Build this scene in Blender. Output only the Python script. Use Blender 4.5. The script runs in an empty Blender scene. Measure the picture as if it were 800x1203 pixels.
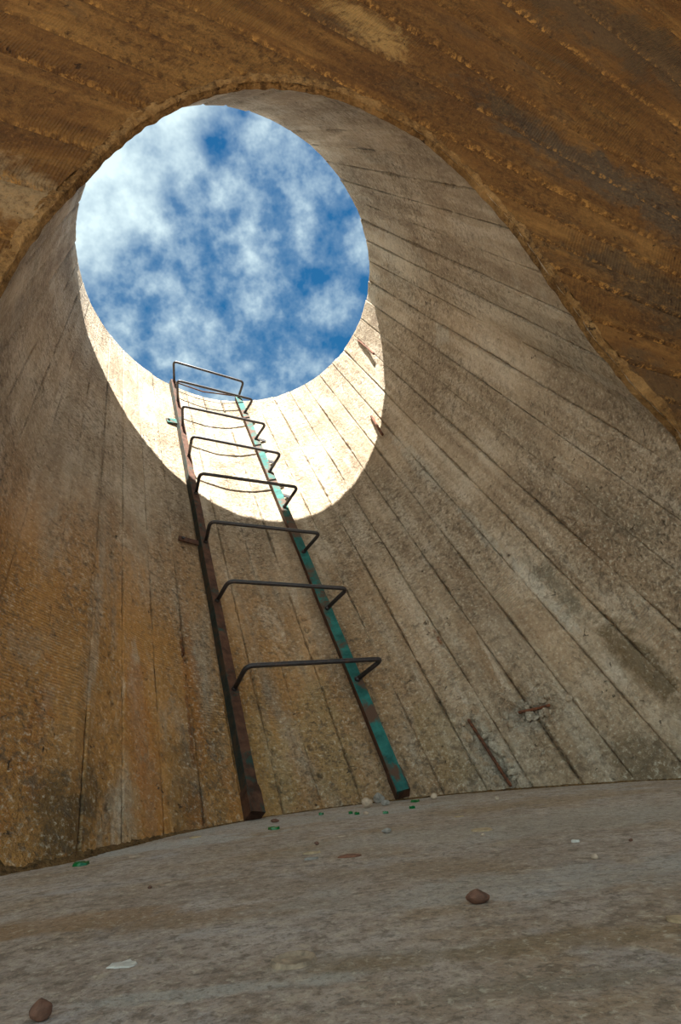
import bpy, bmesh, math, random
from mathutils import Vector, Matrix, noise

random.seed(7)
SC = bpy.context.scene
COL = SC.collection

# ------------------------------------------------------------------ survey
# the place is measured in a frame centred on the lens (x right, y up, -z ahead)
# and every point is turned into world metres by W(): floor at z = 0.
F = 700.0
def ray(px, py):
    return Vector((px - 400.0, 601.5 - py, -F)).normalized()
N = Vector((-0.093, 0.923, -0.374)).normalized()      # floor normal
H = 0.1682                                            # lens height
XW = (Vector((1, 0, 0)) - N * N.x).normalized()
YW = N.cross(XW)
ROT = Matrix((XW, YW, N))
def W(p): 
    q = ROT @ p
    return Vector((q.x, q.y, q.z + H))

# shaft: round, leaning, radius R, axis D, rim centre C
D = ray(145, 145)
C = ray(261.54, 318.62); C = C * (4.5 / -C.z)
R = 1.035
T1, T2 = -0.364 * R, -0.048 * R                       # the rim is cut a little askew
E1 = D.cross(Vector((0, 1, 0))).normalized()
E2 = E1.cross(D)
def cyl(az, r, a):
    t = math.radians(az)
    return C + D * a + (E1 * math.cos(t) + E2 * math.sin(t)) * r
def cyl_hit(px, py, rad=None):
    rad = rad or R
    v = ray(px, py)
    vp = v - D * v.dot(D); cp = -C + D * C.dot(D)
    A = vp.dot(vp); B = 2 * vp.dot(cp); Cc = cp.dot(cp) - rad * rad
    t = (-B + math.sqrt(max(B * B - 4 * A * Cc, 0))) / (2 * A)
    q = v * t - C
    return math.degrees(math.atan2(q.dot(E2), q.dot(E1))), q.dot(D)
# front wall plane
NC = Vector((0.185, 0.357, 0.916)).normalized()
DC = -1.542
def plane_hit(px, py):
    v = ray(px, py); return v * (DC / v.dot(NC))
def floor_hit(px, py):
    v = ray(px, py); return W(v * (-H / v.dot(N)))
RHO = [(-180, 1.12), (-158, 1.13), (-150, 1.06), (-143, 1.0), (-60, 1.0), (0, 1.05), (13.5, 1.065), (19.8, .99), (28.2, .945), (38.5, .946), (49, .978), (58.6, 1.004),
       (67.8, 1.029), (76.5, 1.029), (85.2, 1.035), (104.5, 1.03), (123.2, 1.017), (141.5, 1.014), (153, 1.043), (161.5, 1.063), (180, 1.12)]
def rho(az):
    az = (az + 180) % 360 - 180
    for (x0, y0), (x1, y1) in zip(RHO, RHO[1:]):
        if x0 <= az <= x1:
            t = (az - x0) / (x1 - x0)
            return y0 + (y1 - y0) * t
    return 1.0
def a_plane(az):
    r = R * rho(az)
    q = cyl(az, r, 0)
    return (DC - q.dot(NC)) / D.dot(NC)
def a_rim(az):
    t = math.radians(az)
    return T1 * math.cos(t) + T2 * math.sin(t)
def a_floor(az):
    q = cyl(az, R * rho(az), 0)
    return (-H - q.dot(N)) / D.dot(N)
def a_end(az):
    return max(a_plane(az), a_floor(az) - 0.02)

# ------------------------------------------------------------------ camera
cam_d = bpy.data.cameras.new('camera')
cam = bpy.data.objects.new('camera', cam_d); COL.objects.link(cam)
cam_d.sensor_fit = 'AUTO'; cam_d.sensor_width = 36.0
cam_d.lens = 36.0 * F / 1203.0
cam_d.clip_start = 0.02; cam_d.clip_end = 500
cam.matrix_world = Matrix.Translation((0, 0, H)) @ ROT.to_4x4()
SC.camera = cam

# ------------------------------------------------------------------ colour management
SC.view_settings.view_transform = 'Standard'
SC.view_settings.look = 'None'
SC.view_settings.gamma = 1.0
SC.view_settings.use_curve_mapping = False
SC.view_settings.exposure = 0.68

# ------------------------------------------------------------------ sun
SUNDIR = (ROT @ Vector((-0.127, 0.980, -0.152))).normalized()
sun_d = bpy.data.lights.new('sun', 'SUN')
sun_d.energy = 14.0; sun_d.angle = math.radians(0.53); sun_d.color = (1.0, 0.965, 0.90)
sun = bpy.data.objects.new('sun', sun_d); COL.objects.link(sun)
sun.rotation_euler = SUNDIR.to_track_quat('Z', 'Y').to_euler()
sun.location = (0, 0, 12)

# ------------------------------------------------------------------ node helpers
class NT:
    def __init__(s, tree): s.t = tree; s.n = tree.nodes; s.l = tree.links
    def node(s, typ, **kw):
        n = s.n.new(typ)
        for k, v in kw.items():
            if k in n.inputs and not hasattr(n, k): n.inputs[k].default_value = v
            else: setattr(n, k, v)
        return n
    def link(s, a, b): s.l.new(a, b)
    def val(s, sock, v):
        if hasattr(v, 'node'): s.l.new(v, sock)
        else: sock.default_value = v
    def math(s, op, a, b=0.5, clamp=False):
        n = s.n.new('ShaderNodeMath'); n.operation = op; n.use_clamp = clamp
        s.val(n.inputs[0], a); s.val(n.inputs[1], b); return n.outputs[0]
    def noise(s, vec, scale, detail=4, rough=0.55, dist=0.0, lac=2.0):
        n = s.n.new('ShaderNodeTexNoise'); s.val(n.inputs['Vector'], vec)
        n.inputs['Scale'].default_value = scale; n.inputs['Detail'].default_value = detail
        n.inputs['Roughness'].default_value = rough; n.inputs['Distortion'].default_value = dist
        return n.outputs['Fac']
    def voro(s, vec, scale, feature='F1'):
        n = s.n.new('ShaderNodeTexVoronoi'); n.feature = feature; s.val(n.inputs['Vector'], vec)
        n.inputs['Scale'].default_value = scale; return n.outputs['Distance']
    def ramp(s, fac, stops, interp='LINEAR'):
        n = s.n.new('ShaderNodeValToRGB'); s.val(n.inputs[0], fac)
        cr = n.color_ramp; cr.interpolation = interp
        while len(cr.elements) > 1: cr.elements.remove(cr.elements[-1])
        cr.elements[0].position = stops[0][0]; c = stops[0][1]
        cr.elements[0].color = (c, c, c, 1) if not isinstance(c, tuple) else (*c, 1)
        for p, c in stops[1:]:
            e = cr.elements.new(p); e.color = (c, c, c, 1) if not isinstance(c, tuple) else (*c, 1)
        return n.outputs['Color']
    def mix(s, fac, a, b, mode='MIX'):
        n = s.n.new('ShaderNodeMix'); n.data_type = 'RGBA'; n.blend_type = mode
        s.val(n.inputs[0], fac)
        for i, v in ((6, a), (7, b)):
            if isinstance(v, tuple): v = (*v, 1)
            s.val(n.inputs[i], v)
        return n.outputs[2]
    def mapping(s, vec, scale=(1, 1, 1), loc=(0, 0, 0)):
        n = s.n.new('ShaderNodeMapping'); s.val(n.inputs['Vector'], vec)
        n.inputs['Scale'].default_value = scale; n.inputs['Location'].default_value = loc
        return n.outputs['Vector']
def new_mat(name):
    m = bpy.data.materials.new(name); m.use_nodes = True
    nt = NT(m.node_tree)
    b = m.node_tree.nodes['Principled BSDF']
    return m, nt, b

# ------------------------------------------------------------------ sky
world = bpy.data.worlds.new('sky'); SC.world = world; world.use_nodes = True
w = NT(world.node_tree); bg = world.node_tree.nodes['Background']
tc = w.node('ShaderNodeTexCoord').outputs['Generated']
sep = w.node('ShaderNodeSeparateXYZ'); w.link(tc, sep.inputs[0])
def dotv(v):
    n = w.node('ShaderNodeVectorMath', operation='DOT_PRODUCT'); w.link(tc, n.inputs[0]); n.inputs[1].default_value = v
    return n.outputs['Value']
big = w.noise(tc, 5.0, 3, 0.5, 0.1)
mid = w.noise(w.mapping(tc, loc=(3.1, 1.7, 0.4)), 16.0, 4, 0.6, 0.0)
fin = w.noise(w.mapping(tc, loc=(1.1, 5.7, 2.4)), 42.0, 5, 0.6, 0.2)
side = dotv(tuple((ROT @ (ray(60, 130) - ray(420, 470)).normalized())))   # whiter towards the sun's side
cl = w.math('ADD', w.math('MULTIPLY', big, 0.15), w.math('MULTIPLY', mid, 0.90))
cl = w.math('ADD', cl, w.math('MULTIPLY', fin, 0.22))
cl = w.math('ADD', cl, w.math('MULTIPLY', side, 0.30))
SKY_CL = cl
elev = w.ramp(sep.outputs[2], [(0.0, (0.42, 0.55, 0.62)), (0.25, (0.12, 0.27, 0.47)), (0.6, (0.020, 0.135, 0.32)), (1.0, (0.016, 0.11, 0.29))])
fac = w.ramp(cl, [(0.46, 0.0), (0.58, 0.12), (0.70, 0.36), (0.84, 0.74), (0.97, 1.0)])
fac = w.math('MAXIMUM', fac, w.ramp(w.math('ADD', side, w.math('MULTIPLY', w.math('SUBTRACT', mid, 0.5), 0.25)), [(0.07, 0.0), (0.13, 0.35), (0.21, 1.0)]))
skycol = w.mix(fac, elev, (0.72, 0.88, 0.90))
w.link(skycol, bg.inputs['Color']); bg.inputs['Strength'].default_value = 0.77

# ------------------------------------------------------------------ materials
def spots(t, col, geo, lst):
    wob = t.noise(geo, 9.0, 6, 0.7, 0.6)
    for P, dr, ln, wd, c, amt in lst:
        sub = t.node('ShaderNodeVectorMath', operation='SUBTRACT'); t.link(geo, sub.inputs[0]); sub.inputs[1].default_value = P
        dt = t.node('ShaderNodeVectorMath', operation='DOT_PRODUCT'); t.link(sub.outputs[0], dt.inputs[0]); dt.inputs[1].default_value = dr
        ln2 = t.node('ShaderNodeVectorMath', operation='DOT_PRODUCT'); t.link(sub.outputs[0], ln2.inputs[0]); t.link(sub.outputs[0], ln2.inputs[1])
        al = t.math('MULTIPLY', dt.outputs['Value'], dt.outputs['Value'])
        pe = t.math('SUBTRACT', ln2.outputs['Value'], al)
        q = t.math('SQRT', t.math('ADD', t.math('MULTIPLY', al, 1 / ln ** 2), t.math('MULTIPLY', pe, 1 / wd ** 2)))
        q = t.math('ADD', q, t.math('MULTIPLY', t.math('SUBTRACT', wob, 0.5), 2.6))
        col = t.mix(t.ramp(q, [(0.55, amt), (0.98, 0.0)]), col, c)
    return col
def concrete_mat(name, lo, mid, hi, stain, stain_top=1.3, dark=(0.06, 0.045, 0.03), bump=1.0, ribs=0.0, grain=0.5, seamcol=(0.5, 0.38, 0.22), blot=0.35, band=0.06, spot=()):
    m, t, b = new_mat(name)
    uv = t.node('ShaderNodeUVMap').outputs[0]
    geo = t.node('ShaderNodeNewGeometry').outputs['Position']
    oi = t.node('ShaderNodeObjectInfo').outputs['Random']
    sa = t.node('ShaderNodeAttribute', attribute_name='seam').outputs['Fac']
    z = t.node('ShaderNodeSeparateXYZ'); t.link(geo, z.inputs[0])
    # streaks run along the boards
    st = t.noise(t.mapping(uv, (14.0, 1.1, 1.0)), 1.0, 6, 0.65, 0.3)
    patch = t.noise(geo, 2.2, 7, 0.65, 0.5)
    f1 = t.math('ADD', t.math('MULTIPLY', st, 0.5), t.math('MULTIPLY', patch, 0.5))
    f1 = t.math('ADD', f1, t.math('MULTIPLY', t.math('SUBTRACT', oi, 0.5), band))
    col = t.ramp(f1, [(0.36, lo), (0.5, mid), (0.62, hi)])
    # ochre stain near the ground
    hz = t.math('MULTIPLY', t.math('SUBTRACT', stain_top, z.outputs[2]), 1.3 / stain_top, True)
    sn = t.noise(t.mapping(uv, (6.0, 1.2, 1.0), (4, 2, 0)), 1.0, 6, 0.65, 0.6)
    sf = t.math('MULTIPLY', hz, t.ramp(sn, [(0.33, 0.0), (0.54, 0.95)]), True)
    sf = t.math('MULTIPLY', sf, t.math('MAXIMUM', t.math('SUBTRACT', 0.75, t.math('MULTIPLY', z.outputs[0], 1.0)), 0.22), True)   # the rust wash is strongest at the left
    col = t.mix(sf, col, stain)
    # dark damp blotches, ragged and drawn out along the boards
    db = t.noise(t.mapping(uv, (4.5, 1.3, 1.0), (7, 3, 1)), 1.0, 7, 0.7, 0.6)
    col = t.mix(t.math('MULTIPLY', t.ramp(db, [(0.56, 0.0), (0.68, 1.0)]), blot), col, dark)
    # chalky pale streaks
    pb = t.noise(t.mapping(uv, (7.0, 1.6, 1.0), (17, 13, 1)), 1.0, 7, 0.7, 0.4)
    col = t.mix(t.math('MULTIPLY', t.ramp(pb, [(0.58, 0.0), (0.68, 1.0)]), 0.45), col, tuple(min(1, c * 1.35) for c in hi))
    col = spots(t, col, geo, spot)
    # sand grain; its painted contrast also stands in for relief shading
    gr = t.noise(geo, 75.0, 4, 0.75)
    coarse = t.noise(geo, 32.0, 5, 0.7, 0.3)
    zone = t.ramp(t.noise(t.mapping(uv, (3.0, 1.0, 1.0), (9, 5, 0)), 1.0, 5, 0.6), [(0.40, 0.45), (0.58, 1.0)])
    col = t.mix(t.math('MULTIPLY', t.ramp(gr, [(0.54, 0.0), (0.68, grain)]), zone), col, tuple(min(1, c * 1.7) for c in hi))
    col = t.mix(t.math('MULTIPLY', t.ramp(gr, [(0.34, grain * 1.2), (0.47, 0.0)]), zone), col, tuple(c * 0.42 for c in lo))
    # exposed aggregate along the joints: light crumbs and black gaps
    jn = t.noise(geo, 48.0, 4, 0.7, 0.4)
    col = t.mix(t.math('MULTIPLY', t.ramp(jn, [(0.52, 0.0), (0.58, 1.0)]), t.math('MULTIPLY', sa, 0.75, True)), col, seamcol)
    col = t.mix(t.math('MULTIPLY', t.ramp(jn, [(0.38, 1.0), (0.46, 0.0)]), t.math('MULTIPLY', sa, 0.65, True)), col, tuple(c * 0.25 for c in lo))
    # cavity shade painted into the colour, darker in hollows of the coarse relief
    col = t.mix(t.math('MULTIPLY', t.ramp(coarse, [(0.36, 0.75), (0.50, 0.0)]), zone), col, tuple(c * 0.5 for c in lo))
    holes = t.noise(geo, 30.0, 5, 0.7, 0.9)
    crack = t.ramp(holes, [(0.315, 0.0), (0.355, 1.0)])
    col = t.mix(t.math('MULTIPLY', t.math('SUBTRACT', 1.0, crack), 0.85), col, tuple(c * 0.25 for c in lo))
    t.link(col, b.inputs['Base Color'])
    b.inputs['Roughness'].default_value = 0.88
    b.inputs['Specular IOR Level'].default_value = 0.25
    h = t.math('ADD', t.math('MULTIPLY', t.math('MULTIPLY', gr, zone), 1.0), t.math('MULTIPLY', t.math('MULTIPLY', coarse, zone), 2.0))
    h = t.math('ADD', h, t.math('MULTIPLY', crack, 0.8))
    h = t.math('ADD', h, t.math('MULTIPLY', t.math('MULTIPLY', jn, sa), 2.0))
    if ribs:
        wv = t.node('ShaderNodeTexWave', wave_type='BANDS', bands_direction='Y'); t.link(t.mapping(uv, (0.25, 1.0, 1.0)), wv.inputs['Vector'])
        wv.inputs['Scale'].default_value = 27.0; wv.inputs['Distortion'].default_value = 3.0; wv.inputs['Detail'].default_value = 2.0
        rm = t.ramp(t.noise(t.mapping(uv, (2.0, 1.4, 1.0), (1, 8, 0)), 1.0, 2, 0.5), [(0.5, 0.0), (0.62, 1.0)])
        h = t.math('ADD', h, t.math('MULTIPLY', t.math('MULTIPLY', wv.outputs['Fac'], rm), ribs))
    bp = t.node('ShaderNodeBump'); bp.inputs['Strength'].default_value = 1.0; bp.inputs['Distance'].default_value = 0.010 * bump
    t.link(h, bp.inputs['Height']); t.link(bp.outputs[0], b.inputs['Normal'])
    return m
M = {}
def on_shaft(px, py):
    az, a = cyl_hit(px, py); return tuple(W(cyl(az, R, a)))
DW = tuple(ROT @ D)
PALE, GREYD, UMB, RUSTY = (0.52, 0.49, 0.41), (0.21, 0.18, 0.125), (0.13, 0.085, 0.035), (0.46, 0.18, 0.04)
shaft_spots = [(on_shaft(x, y), DW, l, w_, c, a) for x, y, l, w_, c, a in (
    (515, 395, .16, .07, PALE, .7), (490, 545, .50, .05, PALE, .6), (565, 625, .30, .04, PALE, .6), (640, 700, .25, .04, PALE, .5), (740, 470, .6, .06, PALE, .4),
    (650, 685, .25, .06, GREYD, .8), (745, 770, .30, .07, UMB, .8), (715, 600, .3, .07, GREYD, .5), (578, 885, .26, .055, (0.50, 0.44, 0.34), .8), (620, 845, .10, .10, (0.46, 0.40, 0.31), .7), (310, 900, .4, .12, (0.52, 0.34, 0.13), .5), (380, 860, .4, .12, (0.52, 0.36, 0.16), .5), (470, 300, .5, .25, (0.60, 0.55, 0.45), .45), (640, 380, .5, .2, (0.58, 0.52, 0.41), .45), (45, 380, .6, .12, (0.36, 0.32, 0.27), .5),
    (75, 965, .16, .10, UMB, .7), (105, 930, .12, .05, UMB, .6), (230, 955, .10, .06, RUSTY, .7), (225, 800, .5, .045, RUSTY, .55), (160, 850, .35, .06, RUSTY, .6),
    (25, 900, .45, .10, RUSTY, .75), (60, 830, .35, .06, RUSTY, .55), (215, 765, .10, .014, (0.20, 0.05, 0.012), .9), (222, 850, .2, .010, (0.26, 0.09, 0.02), .8), (180, 930, .25, .07, RUSTY, .6), (275, 930, .15, .05, RUSTY, .5), (515, 750, .06, .012, (0.25, 0.08, 0.02), .8), (70, 620, .8, .06, PALE, .35), (210, 920, .2, .08, UMB, .4), (760, 900, .15, .12, UMB, .55), (520, 870, .25, .10, (0.36, 0.24, 0.10), .5))]
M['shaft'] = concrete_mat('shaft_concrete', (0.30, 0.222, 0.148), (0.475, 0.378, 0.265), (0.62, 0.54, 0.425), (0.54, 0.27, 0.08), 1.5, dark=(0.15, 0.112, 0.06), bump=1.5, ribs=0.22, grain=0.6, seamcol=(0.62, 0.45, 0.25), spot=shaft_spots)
BDW = tuple((W(plane_hit(750, 145)) - W(plane_hit(595, 50))).normalized())
brown_spots = [(tuple(W(plane_hit(x, y))), BDW, l, w_, c, a) for x, y, l, w_, c, a in (
    (700, 200, .75, .13, (0.055, 0.04, 0.025), .85), (586, 125, .08, .09, (0.06, 0.04, 0.02), .8), (780, 350, .5, .16, (0.06, 0.04, 0.02), .8), (740, 50, .9, .28, (0.07, 0.045, 0.022), .8),
    (790, 460, .3, .1, (0.06, 0.04, 0.02), .6), (430, 30, .25, .12, (0.42, 0.27, 0.10), .5), (790, 250, .4, .2, (0.07, 0.05, 0.03), .7), (60, 250, .5, .12, (0.30, 0.22, 0.12), .6))]
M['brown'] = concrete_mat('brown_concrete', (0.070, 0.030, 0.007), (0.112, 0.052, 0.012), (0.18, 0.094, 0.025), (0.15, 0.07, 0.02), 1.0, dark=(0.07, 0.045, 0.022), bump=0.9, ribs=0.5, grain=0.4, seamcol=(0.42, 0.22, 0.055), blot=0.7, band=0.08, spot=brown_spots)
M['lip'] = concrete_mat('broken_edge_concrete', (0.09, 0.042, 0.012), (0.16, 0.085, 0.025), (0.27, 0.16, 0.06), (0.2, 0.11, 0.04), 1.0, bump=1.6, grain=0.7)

def floor_mat():
    m, t, b = new_mat('floor_concrete')
    geo = t.node('ShaderNodeNewGeometry').outputs['Position']
    big = t.noise(geo, 2.2, 6, 0.6, 0.3)
    mid = t.noise(t.mapping(geo, loc=(3, 9, 0)), 14.0, 7, 0.72, 0.4)
    f = t.math('ADD', t.math('MULTIPLY', big, 0.5), t.math('MULTIPLY', mid, 0.5))
    col = t.ramp(f, [(0.36, (0.23, 0.17, 0.125)), (0.47, (0.39, 0.305, 0.24)), (0.56, (0.495, 0.41, 0.345)), (0.68, (0.60, 0.52, 0.455))])
    ob = t.noise(t.mapping(geo, loc=(1.3, 4.2, 0)), 3.1, 5, 0.6, 0.4)
    col = t.mix(t.ramp(ob, [(0.46, 0.0), (0.62, 0.6)]), col, (0.36, 0.235, 0.12))
    gb = t.noise(t.mapping(geo, loc=(6.3, 1.2, 0)), 5.0, 5, 0.6, 0.4)
    col = t.mix(t.ramp(gb, [(0.54, 0.0), (0.66, 0.5)]), col, (0.45, 0.42, 0.41))
    sp = t.noise(geo, 44.0, 5, 0.7, 0.3)
    col = t.mix(t.ramp(sp, [(0.38, 0.6), (0.48, 0.0)]), col, (0.15, 0.115, 0.08))
    col = t.mix(t.ramp(sp, [(0.55, 0.0), (0.66, 0.5)]), col, (0.62, 0.52, 0.38))
    fs_ = [(tuple(floor_hit(x, y)), (1.0, 0.0, 0.0), l, w_, c, a) for x, y, l, w_, c, a in (
        (60, 1090, .22, .06, (0.34, 0.19, 0.08), .6), (260, 1075, .25, .05, (0.30, 0.19, 0.10), .6), (420, 1030, .45, .10, (0.32, 0.24, 0.17), .35), (470, 1125, .18, .03, (0.22, 0.18, 0.12), .4),
        (640, 1035, .40, .10, (0.48, 0.48, 0.45), .35), (120, 1000, .5, .12, (0.55, 0.54, 0.51), .55), (640, 1110, .20, .03, (0.26, 0.17, 0.08), .5), (700, 1150, .15, .02, (0.22, 0.18, 0.12), .5),
        (250, 1165, .12, .02, (0.48, 0.47, 0.42), .5), (330, 965, .7, .15, (0.50, 0.47, 0.43), .5), (700, 960, .8, .2, (0.40, 0.35, 0.28), .5))]
    col = spots(t, col, geo, fs_)
    s2 = t.noise(t.mapping(geo, loc=(2, 2, 0)), 105.0, 4, 0.7, 0.5)
    col = t.mix(t.ramp(s2, [(0.36, 0.6), (0.46, 0.0)]), col, (0.17, 0.135, 0.09))
    col = t.mix(t.ramp(s2, [(0.56, 0.0), (0.66, 0.55)]), col, (0.66, 0.58, 0.44))
    gr = t.noise(geo, 240.0, 3, 0.7)
    col = t.mix(t.ramp(gr, [(0.32, 0.5), (0.46, 0.0)]), col, (0.09, 0.07, 0.05))
    t.link(col, b.inputs['Base Color'])
    b.inputs['Roughness'].default_value = 0.85; b.inputs['Specular IOR Level'].default_value = 0.25
    h = t.math('ADD', t.math('MULTIPLY', gr, 0.25), t.math('ADD', t.math('MULTIPLY', sp, 0.8), t.math('MULTIPLY', t.noise(geo, 90.0, 4, 0.6), 0.5)))
    bp = t.node('ShaderNodeBump'); bp.inputs['Strength'].default_value = 1.0; bp.inputs['Distance'].default_value = 0.0025
    t.link(h, bp.inputs['Height']); t.link(bp.outputs[0], b.inputs['Normal'])
    return m
M['floor'] = floor_mat()

def simple_mat(name, base, var=0.25, rough=0.8, scale=40, second=None, metal=0.0, bump=0.001, thresh=(0.45, 0.58)):
    m, t, b = new_mat(name)
    geo = t.node('ShaderNodeNewGeometry').outputs['Position']
    nz = t.noise(geo, scale, 5, 0.65, 0.4)
    a_ = tuple(c * (1 - var) for c in base); z_ = tuple(min(1, c * (1 + var)) for c in base)
    col = t.ramp(nz, [(0.35, a_), (0.65, z_)])
    if second:
        n2 = t.noise(t.mapping(geo, loc=(5, 2, 8)), scale * 0.45, 5, 0.7, 0.5)
        col = t.mix(t.ramp(n2, [(thresh[0], 0.0), (thresh[1], 1.0)]), col, second)
    t.link(col, b.inputs['Base Color'])
    b.inputs['Roughness'].default_value = rough; b.inputs['Metallic'].default_value = metal
    bp = t.node('ShaderNodeBump'); bp.inputs['Distance'].default_value = bump; t.link(nz, bp.inputs['Height']); t.link(bp.outputs[0], b.inputs['Normal'])
    return m
M['rail_rust'] = simple_mat('rusty_painted_steel', (0.085, 0.04, 0.024), 0.45, 0.6, 26, second=(0.025, 0.06, 0.05), thresh=(0.56, 0.66))
M['rail_green'] = simple_mat('green_painted_steel', (0.02, 0.12, 0.105), 0.4, 0.5, 16, second=(0.10, 0.055, 0.035), thresh=(0.47, 0.57))
M['rail_dark'] = simple_mat('shaded_green_steel', (0.022, 0.032, 0.028), 0.4, 0.6, 30, second=(0.06, 0.04, 0.025))  # green-black side face of the left rail, its shade included in the colour
for _k in ('rail_rust', 'rail_green', 'rail_dark'):
    _b = M[_k].node_tree.nodes['Principled BSDF']; _b.inputs['Roughness'].default_value = 0.75; _b.inputs['Specular IOR Level'].default_value = 0.2
M['rung'] = simple_mat('dark_painted_steel', (0.022, 0.020, 0.022), 0.4, 0.42, 60, second=(0.06, 0.035, 0.025), thresh=(0.55, 0.66), bump=0.0004)
M['rust'] = simple_mat('rust', (0.16, 0.05, 0.018), 0.5, 0.9, 120, second=(0.06, 0.025, 0.012))
M['stone_brown'] = simple_mat('brown_stone', (0.16, 0.075, 0.045), 0.4, 0.8, 80)
M['stone_pale'] = simple_mat('pale_stone', (0.50, 0.38, 0.27), 0.25, 0.85, 80)
M['stone_grey'] = simple_mat('grey_stone', (0.30, 0.27, 0.23), 0.3, 0.85, 80)
M['chip'] = simple_mat('wood_chip', (0.45, 0.33, 0.19), 0.25, 0.8, 60)
M['chip_red'] = simple_mat('red_brown_flake', (0.20, 0.085, 0.045), 0.3, 0.8, 60)
M['plaster'] = simple_mat('white_plaster', (0.62, 0.59, 0.52), 0.2, 0.9, 90)
mg, tg, bgls = new_mat('green_glass')
bgls.inputs['Base Color'].default_value = (0.01, 0.30, 0.08, 1); bgls.inputs['Roughness'].default_value = 0.12
bgls.inputs['Transmission Weight'].default_value = 0.55; bgls.inputs['IOR'].default_value = 1.5
M['glass'] = mg

# ------------------------------------------------------------------ object helpers
def link_mesh(name, me, mat, parent=None, kind=None, smooth=True):
    o = bpy.data.objects.new(name, me); COL.objects.link(o)
    if mat: me.materials.append(mat)
    if smooth:
        for p in me.polygons: p.use_smooth = True
    if parent: o.parent = parent
    if kind: o['kind'] = kind
    return o
def from_data(name, v, f, mat, parent=None, kind=None, uvs=None, smooth=True, seam=None):
    me = bpy.data.meshes.new(name)
    me.from_pydata([tuple(p) for p in v], [], f); me.update()
    if uvs:
        ul = me.uv_layers.new(name='UVMap')
        for l in me.loops: ul.data[l.index].uv = uvs[l.vertex_index]
    if seam:
        at = me.attributes.new('seam', 'FLOAT', 'POINT')
        at.data.foreach_set('value', seam)
    o = link_mesh(name, me, mat, parent, kind, smooth)
    return o
def grid_faces(nu, nv, base=0):
    return [(base + i * nv + j, base + (i + 1) * nv + j, base + (i + 1) * nv + j + 1, base + i * nv + j + 1)
            for i in range(nu - 1) for j in range(nv - 1)]
def thing(name, label, cat, loc, group=None):
    o = bpy.data.objects.new(name, None); COL.objects.link(o); o.location = loc
    o.empty_display_size = 0.05
    tag(o, label, cat, group); return o
def tag(o, label, cat, group=None):
    o['label'] = label; o['category'] = cat
    if group: o['group'] = group
def nz(p, s, seed=0.0):
    return noise.noise(Vector((p[0] * s + seed, p[1] * s + seed * 1.7, p[2] * s - seed)))

# ------------------------------------------------------------------ floor
NFX, NFY = 150, 150
vs, fs = [], []
def floor_z(x, y):
    return 0.0025 * nz((x, y, 0), 6, 3) + 0.004 * nz((x, y, 0), 1.6, 1)
xs = [-14, -9, -6, -4, -3] + [-2.2 + 4.4 * i / 118 for i in range(119)] + [3, 4, 6, 9, 14]
ys = [-16, -10, -7, -5, -3, -2, -1.2, -0.6, -0.2] + [0.0 + 2.6 * i / 110 for i in range(111)] + [3.2, 4, 6, 9, 14]
for x in xs:
    for y in ys:
        vs.append((x, y, floor_z(x, y)))
fl = from_data('floor', vs, grid_faces(len(xs), len(ys)), M['floor'], kind='structure')

# ------------------------------------------------------------------ leaning shaft of board-marked concrete
NB = 46; STEP = 360.0 / NB; PHASE = -54.8
SEGS = [((549, 846), (600, 922), 0.024, 0.024), ((608, 838), (646, 828), 0.022, 0.015), ((440, 493), (452, 513), 0.012, 0.008)]
SEG3 = []
for p, q, dep, wid in SEGS:
    a0 = cyl_hit(*p); a1 = cyl_hit(*q)
    SEG3.append((cyl(a0[0], R, a0[1]), cyl(a1[0], R, a1[1]), dep, wid))
PITS = [(416, 848, 0.016, 0.02), (216, 979, 0.03, 0.03), (508, 398, 0.03, 0.010), (690, 822, 0.018, 0.01), (706, 843, 0.014, 0.01), (5, 728, 0.02, 0.012),
        (130, 816, 0.01, 0.01), (158, 712, 0.02, 0.007), (92, 690, 0.02, 0.007), (112, 665, 0.015, 0.008), (25, 630, 0.02, 0.01), (540, 833, 0.02, 0.012),
        (210, 722, .010, .010), (213, 740, .014, .014), (215, 757, .016, .016), (217, 771, .016, .016), (221, 795, .012, .012), (225, 830, .010, .010), (231, 890, .009, .01),
        (357, 728, .010, .012), (361, 740, .013, .014), (366, 753, .012, .012), (371, 767, .013, .014), (378, 788, .011, .010), (324, 745, .010, .01), (330, 760, .012, .012), (336, 776, .009, .01),
        (316, 862, .009, .01), (322, 884, .010, .012), (330, 920, .010, .012), (352, 830, .008, .01), (366, 880, .010, .012), (376, 912, .012, .012), (131, 650, .012, .01), (130, 700, .012, .01),
        (129, 770, .012, .012), (127, 900, .014, .012), (128, 950, .012, .01), (511, 745, .016, .014), (518, 757, .014, .012), (540, 713, .012, .01), (560, 742, .012, .012), (500, 690, .008, .01)]
PIT3 = []
for x, y, r_, d_ in PITS:
    a0 = cyl_hit(x, y); PIT3.append((cyl(a0[0], R, a0[1]), r_, d_))
def seg_dist(p, a, b):
    ab = b - a; t = max(0, min(1, (p - a).dot(ab) / ab.dot(ab)))
    return (p - (a + ab * t)).length
shaft = None
def surf(az, s, depth=0.0):
    ae = a_end(az)
    a0 = a_rim(az); a = a0 + (ae - a0) * s
    r = R * (1 + (rho(az) - 1) * s) + depth
    return cyl(az, r, a), a
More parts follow.
